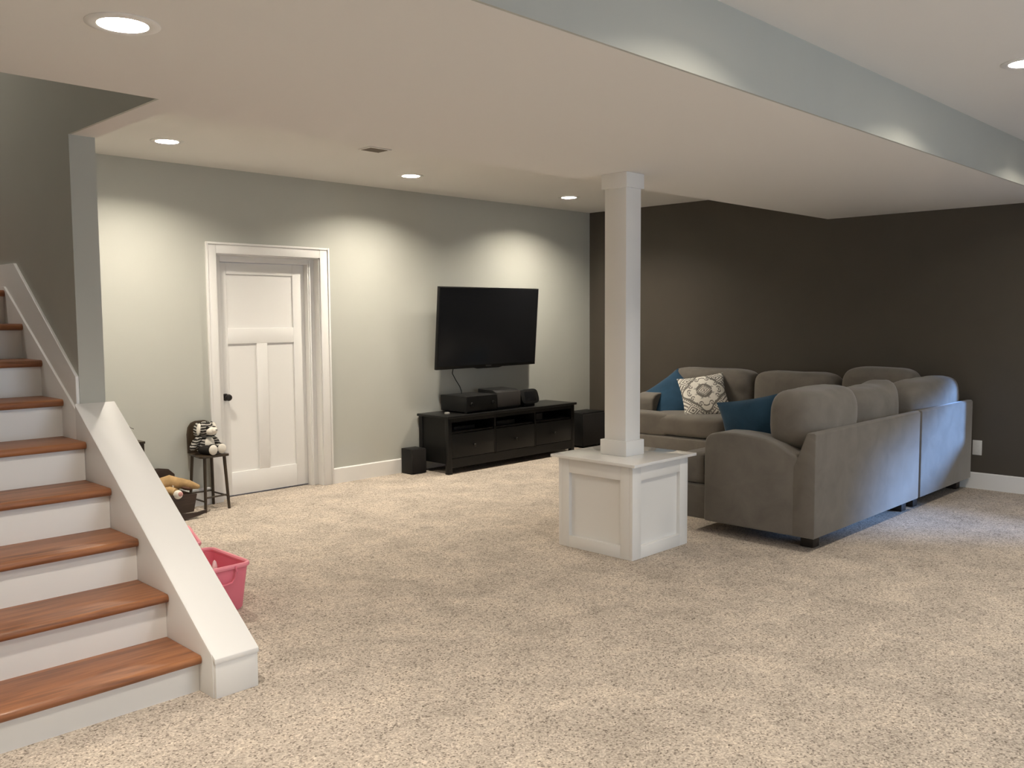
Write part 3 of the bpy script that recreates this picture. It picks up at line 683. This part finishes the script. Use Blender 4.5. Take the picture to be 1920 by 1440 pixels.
cb = thing('toy_cabinet', 'dark brown toy cabinet corner standing behind the sloped stair cap', 'cabinet', (2.29, 6.02, 0))
MB().box(2.10, 2.477, 5.85, 6.20, .05, .70, .004).build('body', 'stool', cb)
MB().box(2.095, 2.482, 5.845, 6.205, .700, .716, .003).build('top', 'stool', cb)
for x in (2.115, 2.462):
    for y in (5.865, 6.185): MB().box(x-.015, x+.015, y-.015, y+.015, 0, .05).build('foot', 'stool', cb)
tw = thing('twig_ornament', 'small dark ornament with thin twig arms on the toy cabinet', 'ornament', (2.40, 6.00, .716))
MB().lathe([(0, 0), (.035, 0), (.035, .008), (.006, .012), (.006, .035), (.018, .048), (.020, .062), (.010, .072), (0, .074)], (2.415, 5.98, .716), n=16).build('base', 'stool', tw)
for dx, dz in ((.045, .085), (-.045, .09), (.02, .10)): MB().tube([(2.415, 5.98, .782), (2.415+dx*.5, 5.975, .716+dz), (2.415+dx, 5.97, .716+dz-.012)], .0022, 6).build('twig', 'stool', tw)

def bin_(name, label, loc, rotz, w=.40, d=.44, h=.255):
    r = thing(name, label, 'storage bin', loc, rotz, 'pink storage bins')
    def rr(w_, d_, rad, n=5):
        o = []
        for cx, cy, a0 in ((w_/2-rad, d_/2-rad, 0), (-w_/2+rad, d_/2-rad, PI/2), (-w_/2+rad, -d_/2+rad, PI), (w_/2-rad, -d_/2+rad, 1.5*PI)):
            for k in range(n+1): a = a0 + PI/2*k/n; o.append((cx+rad*math.cos(a), cy+rad*math.sin(a)))
        return o
    def loft(loops):
        bm = bmesh.new(); V = [[bm.verts.new((x, y, z)) for x, y in pts] for pts, z in loops]
        for a, c in zip(V, V[1:]):
            n = len(a)
            for k in range(n): bm.faces.new((a[k], a[(k+1) % n], c[(k+1) % n], c[k]))
        bm.faces.new(V[0][::-1]); bm.faces.new(V[-1])
        m = MB(); m.bm.free(); m.bm = bm; return m
    s = .86
    loft([(rr(w*s-.02, d*s-.02, .03), 0), (rr(w*s, d*s, .035), .012), (rr(w*.975, d*.975, .045), h-.03), (rr(w*.975, d*.975, .045), h-.006), (rr(w*.955, d*.955, .04), h-.006), (rr(w*s-.008, d*s-.008, .03), .016)]).build('tub', 'pink', r, world=False)
    ring = MB(); o_ = rr(w*.985, d*.985, .048)
    ring.tube([(x, y, h-.012) for x, y in o_ + o_[:1]], .0125, 8).build('rim', 'pinkrim', r, world=False)
    hy = -d*.985/2 - .010
    hp = [(.105, hy-.002, h-.006), (.108, hy-.006, h-.035), (.100, hy+.004, h-.075), (.085, hy+.006, h-.092), (.05, hy+.006, h-.098), (-.05, hy+.006, h-.098), (-.085, hy+.006, h-.092), (-.10, hy+.004, h-.075), (-.108, hy-.006, h-.035), (-.105, hy-.002, h-.006)]
    MB().tube(hp, .0055, 8).build('handle', 'pink', r, world=False)
    return r
bin_('storage_bin', 'pink plastic storage bin nearest the foot of the stairs, its drop handle in view', (2.120, 4.425, 0), 0)
bin_('storage_bin', 'pink plastic storage bin half hidden behind the nearer pink bin', (2.195, 5.07, 0), -.305, .42, .52)
ty = thing('toy_tiara', 'pink toy with clear plastic points lying in the nearer pink bin', 'toy', (2.09, 4.31, .016))
MB().box(-.11, .11, -.06, .06, 0, .15, .02, 3).build('base', 'pinkrim', ty, world=False)
for x, y, h in ((-.02, .0, .245), (.030, .0, .262), (.072, -.01, .258), (-.07, .02, .24)): MB().lathe([(.0, .14), (.012, .14), (.014, h-.03), (.008, h-.008), (0, h)], (x, y, 0), n=10).build('point', 'clear', ty, world=False)
